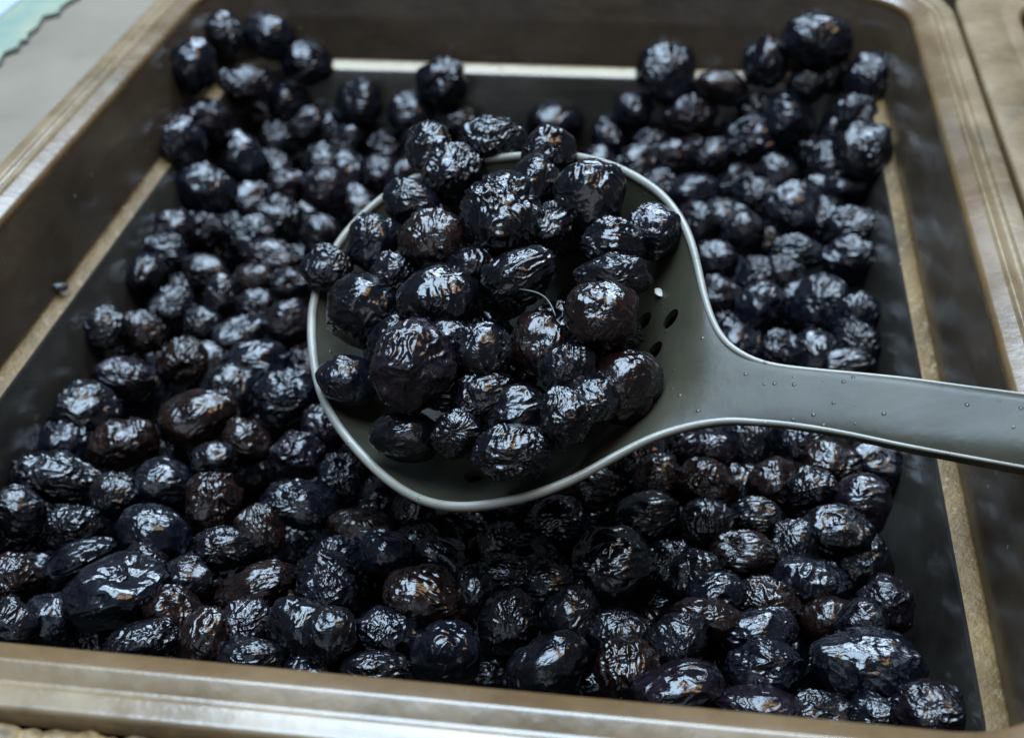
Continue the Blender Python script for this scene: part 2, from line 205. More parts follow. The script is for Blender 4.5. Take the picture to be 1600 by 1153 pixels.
('S','b',509,-20.8,-32.8,34.6,5.64,6.92,6.11,88,-37,-81,"ribbed olive with fanned grooves beside the spoon's left rim"),
('S','b',866,-31.3,-37.4,29.4,6.23,6.06,5.59,132,26,-149,"olive poking out over the spoon's left rim"),
('S','k',339,19.7,-56.4,42.6,6.05,8.21,6.04,148,-45,140,'slanting striped olive directly below the biggest spoon olive'),
('S','k',569,40.2,-56.3,43.9,8.08,4.91,5.67,-127,-2,11,'flat banded olive lying just above the golden-topped plum olive'),
('S','k',852,39.4,-45.0,44.9,6.25,6.41,6.85,87,53,-84,'dark olive between the peaked olive and the flat banded one'),
('S','k',247,-18.3,-55.7,29.9,8.74,8.29,7.79,-153,47,-46,'large deeply striped olive at the left of the spoon bowl'),
('S','k',114,1.0,-58.2,36.2,7.48,7.91,8.94,-88,37,99,'broad dark olive in the centre left of the spoon, mostly shaded'),
('S','r',457,38.8,-68.3,41.4,7.06,6.67,7.48,93,-53,96,'plum-red olive with a golden glint beside the spoon holes'),
('S','r',795,25.6,-69.5,34.0,6.53,5.64,6.38,-143,-2,-172,"round olive with a golden crown in the spoon's centre"),
('S','p',29,-0.8,-78.6,32.6,9.78,8.94,8.52,-74,-51,80,'large egg-shaped olive with a smooth dark lower half, low in the spoon'),
('S','k',519,13.2,-72.7,33.8,5.74,5.64,6.13,88,-37,-81,'small olive between the egg-shaped one and the golden-crowned one'),
('S','r',745,45.2,-76.7,29.0,7.76,6.75,7.2,-87,-53,96,'reddish olive nearest the spoon handle'),
('S','b',619,-19.7,-68.9,20.0,5.88,6.76,5.24,-158,37,99,"small glittering olive at the spoon's lower left rim"),
('S','k',352,14.0,-79.8,26.1,5.42,5.58,6.27,63,-47,134,'small ridged olive right of the egg-shaped olive in the spoon'),
('S','k',102,22.8,-85.2,26.3,6.85,6.29,6.0,142,-10,17,'slant-ridged olive in the lower middle of the spoon'),
('S','k',676,22.6,-96.2,25.2,7.74,6.46,5.61,37,-2,-172,'smooth black olive lowest in the spoon, above the single front hole'),
('S','k',432,33.8,-92.3,32.3,5.33,5.18,5.99,-178,37,99,"small round olive left of the reddish one at the spoon's handle end"),
('S','k',511,-3.0,-85.7,18.5,6.1,5.32,7.15,-102,-37,-81,"crumpled olive below the egg-shaped olive at the spoon's front"),
('S','k',284,9.5,-88.2,22.4,5.24,5.44,4.97,-177,-53,96,'tiny smooth olive in the shaded front of the spoon heap'),
('S','k',313,37.6,-84.5,30.9,6.01,5.16,5.19,-127,2,8,'dark olive wedged behind the reddish olive in the spoon'),
('S','k',15,4.3,-68.0,31.7,4.89,5.41,5.78,92,37,99,'dark olive wedged above the egg-shaped olive in the spoon'),
('S','k',658,32.1,-77.4,33.6,5.26,5.28,5.96,93,-53,96,'dark olive wedged right below the golden-crowned olive in the spoon'),
('S','k',778,6.4,-48.0,38.6,5.42,5.74,6.33,93,-53,96,'dark olive wedged under the biggest spoon olive on its left'),
('S','k',373,-12.0,-45.7,34.2,5.85,5.28,5.46,-143,-2,-172,'dark olive wedged between ribbed and striped olives in the spoon'),
('F','b',121,2.8,-67.9,-29.6,7.61,6.66,9.46,48,36,-138,'half-hidden dark olive, leftmost of such in gaps under spoon rim'),
('F','k',82,3.7,-55.7,-33.5,7.76,5.97,6.98,-39,15,-3,'half-hidden dark olive, second from left of such in gaps under spoon rim'),
('F','k',829,14.1,-48.5,-35.8,7.3,7.63,7.43,168,-37,-81,'half-hidden dark olive, third from left of such in gaps under spoon rim'),
('F','b',992,33.7,-53.4,-36.1,6.9,7.58,8.49,-32,-37,-81,'half-hidden dark olive, fourth from left of such in gaps under spoon rim'),
('F','b',599,47.4,-43.8,-21.4,7.41,7.45,7.59,36,37,99,'half-hidden dark olive, rightmost of such in gaps under spoon rim'),
('F','k',377,-106.1,26.5,-25.4,7.05,7.45,8.76,126,37,99,"half-hidden dark olive, leftmost of such in pile left of spoon's upper half"),
('F','k',910,-106.4,58.1,-20.6,6.62,6.88,5.96,45,32,-19,"half-hidden dark olive, second from left of such in pile left of spoon's upper half"),
('F','k',651,-102.3,63.6,-32.6,8.41,7.61,7.01,18,-51,77,"half-hidden dark olive, third from left of such in pile left of spoon's upper half"),
('F','k',709,-104.8,73.1,-30.0,7.08,7.73,6.75,-170,52,-68,"half-hidden dark olive, fourth from left of such in pile left of spoon's upper half"),
('F','k',220,-88.1,54.4,-20.0,8.04,6.86,6.1,-53,6,-166,"half-hidden dark olive, fifth from left of such in pile left of spoon's upper half"),
('F','k',826,-98.8,86.8,-26.4,7.27,8.0,7.16,141,-39,152,"half-hidden dark olive, sixth from left of such in pile left of spoon's upper half"),
('F','k',726,-82.4,90.3,-37.2,7.7,6.82,9.16,124,-43,55,"half-hidden dark olive, seventh from left of such in pile left of spoon's upper half"),
('F','k',825,-71.2,59.3,-32.6,7.39,7.44,7.71,48,37,99,"half-hidden dark olive, eighth from left of such in pile left of spoon's upper half"),
('F','p',606,-63.3,96.2,-32.7,7.17,7.66,8.54,149,37,99,"half-hidden dark olive, rightmost of such in pile left of spoon's upper half"),
('F','k',165,53.9,-85.5,-31.2,7.69,8.34,6.68,129,14,-159,'half-hidden dark olive, leftmost of such in near pile, right third'),
('F','k',243,101.3,-73.4,-22.6,6.22,7.03,7.78,-3,-37,-81,'half-hidden dark olive, rightmost of such in near pile, right third'),
('F','b',973,-98.1,-20.9,-28.9,7.24,8.04,7.66,-50,37,99,"half-hidden dark olive, leftmost of such in pile left of spoon's lower half"),
('F','k',505,-104.4,-2.5,-29.9,9.38,7.6,7.12,53,0,9,"half-hidden dark olive, second from left of such in pile left of spoon's lower half"),
('F','k',724,-103.5,17.8,-30.4,7.5,6.94,6.49,130,19,-156,"half-hidden dark olive, third from left of such in pile left of spoon's lower half"),
('F','k',546,-81.3,-10.5,-26.2,7.32,7.83,6.33,132,-24,169,"half-hidden dark olive, fourth from left of such in pile left of spoon's lower half"),
('F','k',444,-68.2,-25.6,-21.2,7.25,7.43,8.08,-132,-37,-81,"half-hidden dark olive, fifth from left of such in pile left of spoon's lower half"),
('F','k',151,-59.1,-27.4,-30.8,8.16,7.18,7.09,172,52,-91,"half-hidden dark olive, sixth from left of such in pile left of spoon's lower half"),
('F','k',229,-56.1,2.0,-32.0,7.69,7.99,7.76,-20,-37,-81,"half-hidden dark olive, seventh from left of such in pile left of spoon's lower half"),
('F','b',652,58.4,-31.0,-21.6,7.6,7.19,8.77,-49,-37,44,"half-hidden dark olive, eighth from left of such in pile left of spoon's lower half"),
('F','k',873,73.6,18.2,-28.6,7.62,7.44,9.45,-140,20,-155,"half-hidden dark olive, ninth from left of such in pile left of spoon's lower half"),
('F','k',889,81.7,-18.1,-30.3,7.69,7.51,7.13,131,22,-152,"half-hidden dark olive, tenth from left of such in pile left of spoon's lower half"),
('F','k',587,93.4,5.2,-20.6,7.57,7.76,7.75,-99,-37,-81,"half-hidden dark olive, eleventh from left of such in pile left of spoon's lower half"),
('F','k',492,106.3,12.5,-21.2,8.24,7.1,7.05,158,-49,128,"half-hidden dark olive, rightmost of such in pile left of spoon's lower half"),
('F','k',378,-105.2,-83.0,-25.1,6.78,6.77,6.95,43,-37,-81,'half-hidden dark olive, leftmost of such in pile left of spoon tip'),
('F','b',95,-106.1,-53.6,-21.4,7.48,8.35,7.56,-173,-37,-81,'half-hidden dark olive, second from left of such in pile left of spoon tip'),
('F','k',110,-102.5,-68.7,-34.2,7.32,7.58,7.52,16,37,99,'half-hidden dark olive, third from left of such in pile left of spoon tip'),
('F','k',922,-82.2,-49.0,-26.1,7.76,7.5,7.36,-129,15,-3,'half-hidden dark olive, fourth from left of such in pile left of spoon tip'),
('F','k',720,-68.0,-69.3,-33.6,6.54,8.47,6.86,121,37,99,'half-hidden dark olive, fifth from left of such in pile left of spoon tip'),
('F','k',620,-60.9,-46.3,-35.2,9.0,7.19,7.79,38,9,-163,'half-hidden dark olive, sixth from left of such in pile left of spoon tip'),
('F','k',34,-31.1,-35.5,-33.8,7.68,7.78,6.59,-42,-36,156,'half-hidden dark olive, rightmost of such in pile left of spoon tip'),
('F','k',518,-92.7,-97.9,-26.2,7.74,7.43,7.34,169,-52,113,'half-hidden dark olive, leftmost of such in near pile, left third'),
('F','k',293,-90.4,-71.6,-36.3,8.91,7.26,6.67,24,49,-50,'half-hidden dark olive, second from left of such in near pile, left third'),
('F','k',113,-52.2,-90.6,-25.4,7.64,7.76,7.3,52,10,2,'half-hidden dark olive, third from left of such in near pile, left third'),
('F','k',713,-31.5,-98.2,-22.6,7.22,6.96,7.64,-142,13,-160,'half-hidden dark olive, fourth from left of such in near pile, left third'),
('F','b',138,-39.3,-69.8,-36.3,6.93,8.6,6.2,149,-45,140,'half-hidden dark olive, rightmost of such in near pile, left third'),
('F','p',201,-78.0,-112.5,-30.4,6.78,7.44,8.89,-27,-37,-81,'half-hidden dark olive, leftmost of such in row at the front rim, left half'),
('F','k',145,-58.1,-108.7,-33.7,7.39,6.62,7.24,77,-52,115,'half-hidden dark olive, second from left of such in row at the front rim, left half'),
('F','b',673,-21.0,-121.6,-22.8,7.51,7.23,7.31,-127,41,-129,'half-hidden dark olive, third from left of such in row at the front rim, left half'),
('F','p',1,16.7,-105.9,-36.5,8.84,6.65,7.59,40,19,-155,'half-hidden dark olive, rightmost of such in row at the front rim, left half'),
('F','k',644,56.5,135.9,-21.8,6.89,6.8,6.39,15,-51,80,'half-hidden dark olive, leftmost of such in far right corner pile'),
('F','b',925,98.0,133.5,-23.1,7.12,7.74,7.32,85,37,99,'half-hidden dark olive, rightmost of such in far right corner pile'),
('F','p',795,-44.6,103.4,-24.0,6.71,8.25,7.1,-54,37,99,'half-hidden dark olive, leftmost of such in gaps behind spoon'),
('F','k',56,-42.1,125.1,-22.5,7.57,9.26,7.61,-135,37,99,'half-hidden dark olive, second from left of such in gaps behind spoon'),
('F','p',355,22.8,116.0,-23.5,8.57,7.02,6.13,178,53,-83,'half-hidden dark olive, rightmost of such in gaps behind spoon'),
('F','k',392,35.9,117.1,-23.2,8.93,6.15,7.21,124,-43,54,'half-hidden dark olive, leftmost of such in pile between spoon and right wall'),
('F','k',637,58.2,75.6,-21.0,7.61,7.44,7.32,-65,48,-48,'half-hidden dark olive, second from left of such in pile between spoon and right wall'),
('F','p',409,67.9,28.2,-29.0,7.9,6.96,5.92,-39,-39,152,'half-hidden dark olive, third from left of such in pile between spoon and right wall'),
('F','k',462,67.4,81.3,-21.9,8.23,7.43,6.58,-53,1,-170,'half-hidden dark olive, fourth from left of such in pile between spoon and right wall'),
('F','k',890,72.0,123.3,-30.9,7.54,9.17,7.57,-44,37,99,'half-hidden dark olive, fifth from left of such in pile between spoon and right wall'),
('F','k',697,82.6,79.1,-29.0,7.08,6.34,8.18,-90,53,-81,'half-hidden dark olive, sixth from left of such in pile between spoon and right wall'),
('F','k',56,90.6,39.2,-27.2,7.06,8.78,7.58,52,-37,-81,'half-hidden dark olive, seventh from left of such in pile between spoon and right wall'),
('F','k',959,104.3,122.3,-22.1,7.09,9.14,7.4,90,-37,-81,'half-hidden dark olive, eighth from left of such in pile between spoon and right wall'),
('F','k',953,102.5,83.6,-21.4,6.44,8.61,7.51,52,-37,-81,'half-hidden dark olive, rightmost of such in pile between spoon and right wall'),
('F','k',816,-19.2,-82.3,-35.4,7.3,7.66,7.79,-159,-37,-81,'half-hidden dark olive, leftmost of such in near pile, middle'),
('F','k',240,11.3,-99.1,-24.6,7.77,9.59,6.92,128,7,-165,'half-hidden dark olive, rightmost of such in near pile, middle'),
('F','k',337,42.4,-106.1,-34.5,7.79,6.89,7.57,138,25,-11,'half-hidden dark olive, leftmost of such in row at the front rim, right half'),
('F','p',171,71.2,-101.0,-31.0,6.49,7.14,7.45,-8,37,99,'half-hidden dark olive, second from left of such in row at the front rim, right half'),
('F','k',498,87.3,-94.6,-33.1,7.1,7.7,8.32,-60,37,99,'half-hidden dark olive, rightmost of such in row at the front rim, right half'),
('F','k',278,-100.2,115.4,-30.0,6.9,8.64,7.56,81,37,99,'half-hidden dark olive, leftmost of such in far left corner pile'),
('F','k',636,-100.1,127.8,-22.1,7.68,7.24,6.42,158,-49,128,'half-hidden dark olive, second from left of such in far left corner pile'),
('F','k',251,-91.5,135.3,-20.7,6.92,8.74,7.63,40,-37,-81,'half-hidden dark olive, third from left of such in far left corner pile'),
('F','k',671,-79.0,112.9,-23.5,7.54,7.26,6.99,175,-53,105,'half-hidden dark olive, fourth from left of such in far left corner pile'),
('F','k',970,-69.9,111.9,-27.8,7.65,7.79,9.05,9,-37,-81,'half-hidden dark olive, rightmost of such in far left corner pile'),
('F','k',291,75.5,-48.9,-24.5,9.04,7.5,7.25,39,39,-28,'half-hidden dark olive, leftmost of such in gaps just below the handle'),
('F','k',623,89.9,-41.8,-36.2,8.22,7.15,7.65,-71,50,-57,'half-hidden dark olive, second from left of such in gaps just below the handle'),
('F','k',255,107.2,-40.5,-20.3,6.38,7.1,7.44,-126,-37,-81,'half-hidden dark olive, rightmost of such in gaps just below the handle'),
('G','k',667,-13.4,-55.7,17.3,5.29,6.12,5.57,-38,-37,-81,'half-hidden dark olive, leftmost of such in near part of spoon heap'),
('G','k',214,-8.1,-64.6,27.2,6.14,6.46,7.1,-162,-37,-81,'half-hidden dark olive, second from left of such in near part of spoon heap'),
('G','k',239,4.2,-72.1,23.3,5.65,5.36,6.21,62,-47,136,'half-hidden dark olive, third from left of such in near part of spoon heap'),
('G','k',565,10.0,-58.3,25.5,6.64,6.99,7.69,-136,-37,-81,'half-hidden dark olive, fourth from left of such in near part of spoon heap'),
('G','k',231,16.9,-68.3,23.4,5.73,6.03,6.64,78,37,99,'half-hidden dark olive, fifth from left of such in near part of spoon heap'),
('G','k',296,22.6,-78.8,20.9,6.67,5.76,6.07,-116,48,-114,'half-hidden dark olive, sixth from left of such in near part of spoon heap'),
('G','k',269,27.7,-54.1,26.9,7.25,6.26,6.59,48,35,-138,'half-hidden dark olive, seventh from left of such in near part of spoon heap'),
('G','k',484,36.7,-67.1,28.2,6.9,5.96,6.27,112,49,-52,'half-hidden dark olive, eighth from left of such in near part of spoon heap'),
('G','k',735,39.9,-59.8,31.5,6.28,5.97,6.91,-46,-33,39,'half-hidden dark olive, rightmost of such in near part of spoon heap'),
('G','k',915,11.8,-41.7,27.9,5.81,6.12,6.73,106,37,99,'half-hidden dark olive, leftmost of such in middle of spoon heap'),
('G','k',451,18.9,-33.3,36.5,5.75,6.66,6.05,167,-37,-81,'half-hidden dark olive, rightmost of such in middle of spoon heap'),
('G','k',606,-7.4,-24.8,33.7,6.39,7.4,6.72,-32,-37,-81,'half-hidden dark olive, leftmost of such in far part of spoon heap'),
('G','k',612,24.1,-37.1,44.2,5.7,6.27,5.41,49,23,-9,'half-hidden dark olive, second from left of such in far part of spoon heap'),
('G','k',314,25.8,-25.3,36.9,6.13,6.74,5.82,178,-53,102,'half-hidden dark olive, rightmost of such in far part of spoon heap'),
]

# ---------------------------------------------------------------- camera, world, lamps, exposure
cam_d = bpy.data.cameras.new('camera'); cam = bpy.data.objects.new('camera', cam_d); COL.objects.link(cam)
cam_m = Matrix(CAM_ROT).to_4x4(); cam_m.translation = Vector(CAM_LOC); cam.matrix_world = cam_m
cam_d.sensor_width = 36.0; cam_d.lens = 36.0*CAM_F/1600
cam_d.clip_start = 0.005; cam_d.clip_end = 50
cam_d.dof.use_dof = True; cam_d.dof.focus_distance = 0.272; cam_d.dof.aperture_fstop = 15
S.camera = cam
w = bpy.data.worlds.new('World'); S.world = w; w.use_nodes = True
bg = w.node_tree.nodes['Background']; bg.inputs[0].default_value = (0.62, 0.74, 0.9, 1); bg.inputs[1].default_value = 0.11
def area(name, loc, target, sx, sy, col, power):
    l = bpy.data.lights.new(name, 'AREA'); l.shape = 'RECTANGLE'; l.size = sx; l.size_y = sy
    l.color = col; l.energy = power
    o = bpy.data.objects.new(name, l); COL.objects.link(o); o.location = loc
    o.rotation_euler = (Vector(target)-Vector(loc)).to_track_quat('-Z', 'Y').to_euler()
    return o
area('ceiling_panel_light', (-0.18, 0.02, 1.5), (0, 0, 0), 1.30, 0.75, (0.58, 0.78, 1.0), 40)
area('back_panel_light', (0.05, 1.25, 1.60), (0, 0, 0), 1.5, 0.50, (0.62, 0.80, 1.0), 48)
area('warm_lamp_light', (0.34, -0.10, 1.0), (0.03, -0.03, 0), 0.36, 0.30, (1.0, 0.64, 0.30), 1.7)
area('front_fill_light', (-0.1, -1.7, 0.95), (0, 0, 0), 1.6, 0.7, (0.85, 0.90, 1.0), 3.5)  # unseen fill added behind the camera to lift the olives' lower halves
S.view_settings.view_transform = 'Standard'; S.view_settings.look = 'None'
S.view_settings.exposure = 0.42; S.view_settings.gamma = 1
S.cycles.max_bounces = 6; S.cycles.use_denoising = True; S.cycles.denoising_prefilter = 'ACCURATE'; S.cycles.denoising_input_passes = 'RGB_ALBEDO_NORMAL'; S.cycles.adaptive_threshold = .01
S.cycles.sample_clamp_indirect = 2.0; S.cycles.caustics_reflective = False; S.cycles.caustics_refractive = False; S.cycles.use_light_tree = False

# ---------------------------------------------------------------- helpers
def tag(o, label=None, cat=None, group=None, kind=None):
    if label: o['label'] = label
    if cat: o['category'] = cat
    if group: o['group'] = group
    if kind: o['kind'] = kind
    return o
def empty(name, loc=(0, 0, 0)):
    o = bpy.data.objects.new(name, None); o.empty_display_size = 0.02; COL.objects.link(o); o.location = loc; return o
def mesh_obj(name, verts, faces, mat=None, parent=None, smooth=True):
    me = bpy.data.meshes.new(name); me.from_pydata([tuple(v) for v in verts], [], [tuple(f) for f in faces])
    me.validate(); me.update()
    if mat: me.materials.append(mat)
    if smooth: me.polygons.foreach_set('use_smooth', [True]*len(me.polygons))
    o = bpy.data.objects.new(name, me); COL.objects.link(o)
    if parent: o.parent = parent
    return o

class NT:
    def __init__(s, name):
        s.m = bpy.data.materials.new(name); s.m.use_nodes = True; s.t = s.m.node_tree
        s.b = s.t.nodes['Principled BSDF']
    def n(s, typ, **kw):
        nd = s.t.nodes.new(typ)
        for k, v in kw.items():
            if k[0] == 'i' and k[1:].isdigit(): nd.inputs[int(k[1:])].default_value = v
            elif k in nd.inputs.keys(): nd.inputs[k].default_value = v
            else: setattr(nd, k, v)
        return nd
    def l(s, a, b): s.t.links.new(a, b)
    def coord(s, scale=(1, 1, 1), which='Object'):
        c = s.n('ShaderNodeTexCoord'); mp = s.n('ShaderNodeMapping'); mp.inputs['Scale'].default_value = scale
        s.l(c.outputs[which], mp.inputs[0]); return mp.outputs[0]
    def noise(s, vec, scale, detail=4, rough=.55, dist=0):
        nd = s.n('ShaderNodeTexNoise'); nd.inputs['Scale'].default_value = scale; nd.inputs['Detail'].default_value = detail
        nd.inputs['Roughness'].default_value = rough; nd.inputs['Distortion'].default_value = dist
        s.l(vec, nd.inputs['Vector']); return nd.outputs[0]
    def ramp(s, fac, stops):
        r = s.n('ShaderNodeValToRGB'); e = r.color_ramp.elements
        while len(e) < len(stops): e.new(0.5)
        for k, (p, c) in enumerate(stops):
            e[k].position = p; e[k].color = (c, c, c, 1) if isinstance(c, (int, float)) else (*c, 1)
        s.l(fac, r.inputs[0]); return r.outputs[0]
    def mix(s, fac, a, b):
        m = s.n('ShaderNodeMix', data_type='RGBA')
        if isinstance(fac, (int, float)): m.inputs[0].default_value = fac
        else: s.l(fac, m.inputs[0])
        for k, x in ((6, a), (7, b)):
            if isinstance(x, tuple): m.inputs[k].default_value = (*x, 1)
            else: s.l(x, m.inputs[k])
        return m.outputs[2]
    def bump(s, h, strength, dist, prev=None):
        b = s.n('ShaderNodeBump'); b.inputs['Strength'].default_value = strength; b.inputs['Distance'].default_value = dist
        s.l(h, b.inputs['Height'])
        if prev: s.l(prev, b.inputs['Normal'])
        return b.outputs[0]
    def set(s, **kw):
        for k, v in kw.items():
            k = k.replace('_', ' ')
            if isinstance(v, (int, float)): s.b.inputs[k].default_value = v
            elif isinstance(v, tuple): s.b.inputs[k].default_value = (*v, 1) if len(v) == 3 else v
            else: s.l(v, s.b.inputs[k])
        return s.m

# ---------------------------------------------------------------- materials
def mat_olive(name, c1, c2, c3):
    M = NT(name); v = M.coord()
    oi = M.n('ShaderNodeObjectInfo')
    n1 = M.noise(v, 2.3, 3); 
    col = M.mix(M.ramp(n1, [(.40, 0.0), (.68, 1.0)]), c1, c2)
    n2 = M.noise(v, 9, 4)
    col = M.mix(M.ramp(n2, [(.60, 0.0), (.80, .55)]), col, c3)
    rv = M.n('ShaderNodeMapRange'); M.l(oi.outputs['Random'], rv.inputs[0]); rv.inputs[3].default_value = .13; rv.inputs[4].default_value = .23
    rn = M.n('ShaderNodeMath', operation='MULTIPLY_ADD'); M.l(n1, rn.inputs[0]); rn.inputs[1].default_value = .16; M.l(rv.outputs[0], rn.inputs[2])
    sub = M.n('ShaderNodeMath', operation='SUBTRACT'); M.l(rn.outputs[0], sub.inputs[0]); sub.inputs[1].default_value = .08
    nb = M.bump(M.noise(v, 7, 2, .5, .8), .4, .0003)
    return M.set(Base_Color=col, Roughness=sub.outputs[0], Specular_IOR_Level=.56, Normal=nb)
MO = {
 'k': mat_olive('olive_black', (.0020, .0020, .0032), (.004, .004, .006), (.008, .006, .006)),
 'b': mat_olive('olive_blue_black', (.0022, .0026, .0048), (.0048, .0054, .0095), (.010, .009, .012)),
 'p': mat_olive('olive_purple_black', (.004, .0025, .0045), (.009, .0055, .009), (.020, .012, .015)),
 'r': mat_olive('olive_brown_black', (.004, .0022, .002), (.012, .0045, .004), (.036, .015, .008)),
}
def mat_tray(name, k1, k2):
    M = NT(name); v = M.coord()
    a = M.noise(v, 26, 5, .6); b = M.noise(M.coord((1, 1, 5)), 60, 4)
    col = M.mix(M.ramp(a, [(.35, 0.0), (.7, 1.0)]), k1, k2)
    vo = M.n('ShaderNodeTexVoronoi'); vo.inputs['Scale'].default_value = 170; M.l(v, vo.inputs['Vector'])
    dots = M.ramp(vo.outputs['Distance'], [(.05, 1.0), (.10, 0.0)])
    keep = M.n('ShaderNodeMath', operation='GREATER_THAN'); keep.inputs[1].default_value = .86
    sep = M.n('ShaderNodeSeparateColor'); M.l(vo.outputs['Color'], sep.inputs[0]); M.l(sep.outputs[0], keep.inputs[0])
    mul = M.n('ShaderNodeMath', operation='MULTIPLY'); M.l(dots, mul.inputs[0]); M.l(keep.outputs[0], mul.inputs[1])
    col = M.mix(mul.outputs[0], col, (.16, .13, .09))
    nb = M.bump(a, .12, .004); 
    return M.set(Base_Color=col, Roughness=M.ramp(b, [(.3, .16), (.75, .30)]), Specular_IOR_Level=.8, Normal=nb)
def mat_ledge():
    M = NT('dusty_ledge_painted_sheen'); v = M.coord()
    a = M.noise(v, 420, 4, .7); b = M.noise(v, 40, 4)
    col = M.mix(M.ramp(b, [(.3, 0.0), (.7, 1.0)]), (.060, .034, .011), (.175, .108, .040))
    col = M.mix(M.ramp(a, [(.55, 0.0), (.75, .8)]), col, (.30, .235, .145))
    nb = M.bump(a, .3, .0004)
    sx = M.n('ShaderNodeSeparateXYZ'); M.l(v, sx.inputs[0])          # crusted along the sides, far end's bright reflection painted in as paler colour
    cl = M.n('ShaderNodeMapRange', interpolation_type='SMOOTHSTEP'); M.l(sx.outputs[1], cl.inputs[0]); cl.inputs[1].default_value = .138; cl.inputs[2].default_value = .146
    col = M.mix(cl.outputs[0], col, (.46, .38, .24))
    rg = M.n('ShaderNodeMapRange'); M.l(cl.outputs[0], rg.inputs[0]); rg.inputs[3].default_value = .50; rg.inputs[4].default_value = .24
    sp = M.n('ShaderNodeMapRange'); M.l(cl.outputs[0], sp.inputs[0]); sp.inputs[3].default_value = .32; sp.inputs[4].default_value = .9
    nb = M.bump(M.noise(v, 380, 4, .65), .8, .0012, nb)
    return M.set(Base_Color=col, Roughness=rg.outputs[0], Specular_IOR_Level=sp.outputs[0], Normal=nb)
def mat_rim(name, k1, k2):
    M = NT(name); v = M.coord()
    a = M.noise(v, 45, 5, .65); c = M.noise(v, 300, 3)
    col = M.mix(M.ramp(a, [(.3, 0.0), (.72, 1.0)]), k1, k2)
    col = M.mix(M.ramp(c, [(.66, 0.0), (.8, .5)]), col, (.05, .035, .02))
    st = M.noise(v, 14, 6, .7, .6)
    col = M.mix(M.ramp(st, [(.52, 0.0), (.66, .65)]), col, (.055, .036, .018))
    nb = M.bump(c, .15, .0006)
    return M.set(Base_Color=col, Roughness=M.ramp(a, [(.3, .22), (.75, .34)]), Specular_IOR_Level=.9, Normal=nb)
def mat_spoon(name, c1, c2, rough, spec=.5):
    M = NT(name); v = M.coord()
    a = M.noise(v, 55, 5, .6); c = M.noise(v, 520, 3, .6)
    col = M.mix(M.ramp(a, [(.3, 0.0), (.7, 1.0)]), c1, c2)
    col = M.mix(M.ramp(c, [(.70, 0.0), (.78, .6)]), col, (.018, .018, .016))
    vo = M.n('ShaderNodeTexVoronoi'); vo.inputs['Scale'].default_value = 520; M.l(v, vo.inputs['Vector'])
    sep = M.n('ShaderNodeSeparateColor'); M.l(vo.outputs['Color'], sep.inputs[0])
    kp = M.n('ShaderNodeMath', operation='GREATER_THAN'); kp.inputs[1].default_value = .80; M.l(sep.outputs[0], kp.inputs[0])
    dm = M.n('ShaderNodeMath', operation='MULTIPLY'); M.l(M.ramp(vo.outputs['Distance'], [(.0, 1.0), (.10, .75), (.24, 0.0)]), dm.inputs[0]); M.l(kp.outputs[0], dm.inputs[1])
    nb = M.bump(c, .10, .0005); nb = M.bump(a, .10, .002, nb); nb = M.bump(dm.outputs[0], .6, .0004, nb)
    sq = M.n('ShaderNodeMath', operation='MULTIPLY_ADD'); M.l(dm.outputs[0], sq.inputs[0]); sq.inputs[1].default_value = .8; sq.inputs[2].default_value = spec
    return M.set(Base_Color=col, Roughness=M.ramp(M.noise(M.coord((.35, 1, 1)), 90, 6, .65, .5), [(.32, rough-.08), (.68, rough+.12)]), Specular_IOR_Level=sq.outputs[0], Normal=nb)
def mat_plain(name, c1, c2, scale, rough, bstr=.1, bd=.001, spec=.5):
    M = NT(name); v = M.coord(); a = M.noise(v, scale, 6, .6)
    return M.set(Base_Color=M.mix(M.ramp(a, [(.3, 0.0), (.7, 1.0)]), c1, c2), Roughness=rough, Normal=M.bump(a, bstr, bd), Specular_IOR_Level=spec)
M_base = mat_plain('oily_tray_floor', (.004, .005, .005), (.007, .008, .008), 60, .45, .1, .002, .12)
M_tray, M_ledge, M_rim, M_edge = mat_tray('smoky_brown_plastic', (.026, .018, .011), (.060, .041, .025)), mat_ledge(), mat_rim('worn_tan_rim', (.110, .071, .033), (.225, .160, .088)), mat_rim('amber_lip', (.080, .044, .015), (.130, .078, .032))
M_low = mat_tray('oily_grey_plastic', (.0125, .011, .009), (.032, .028, .022))
M_spoon = mat_spoon('grey_green_nylon', (.027, .026, .0175), (.042, .039, .026), .36, .22)
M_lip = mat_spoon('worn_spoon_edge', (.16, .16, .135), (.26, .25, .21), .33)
M_counter = mat_plain('grey_counter', (.127, .102, .071), (.166, .136, .096), 26, .55)
def stain_counter():
    t = M_counter.node_tree; N = t.nodes; b = N['Principled BSDF']; src = b.inputs['Base Color'].links[0].from_socket
    c = N.new('ShaderNodeTexCoord'); x = N.new('ShaderNodeSeparateXYZ'); t.links.new(c.outputs['Object'], x.inputs[0])
    r = N.new('ShaderNodeMapRange'); t.links.new(x.outputs[0], r.inputs[0]); r.inputs[1].default_value = -.1475; r.inputs[2].default_value = -.139
    n = N.new('ShaderNodeTexNoise'); n.inputs['Scale'].default_value = 70; n.inputs['Detail'].default_value = 5; t.links.new(c.outputs['Object'], n.inputs['Vector'])
    m = N.new('ShaderNodeMath'); m.operation = 'MULTIPLY_ADD'; t.links.new(n.outputs[0], m.inputs[0]); m.inputs[1].default_value = 1.6; m.inputs[2].default_value = -.95
    a = N.new('ShaderNodeMath'); a.operation = 'MULTIPLY_ADD'; a.use_clamp = True; t.links.new(r.outputs[0], a.inputs[0]); a.inputs[1].default_value = .75; t.links.new(m.outputs[0], a.inputs[2])
    k = N.new('ShaderNodeMix'); k.data_type = 'RGBA'; t.links.new(a.outputs[0], k.inputs[0]); t.links.new(src, k.inputs[6]); k.inputs[7].default_value = (.055, .038, .018, 1)
    t.links.new(k.outputs[2], b.inputs['Base Color'])
stain_counter()
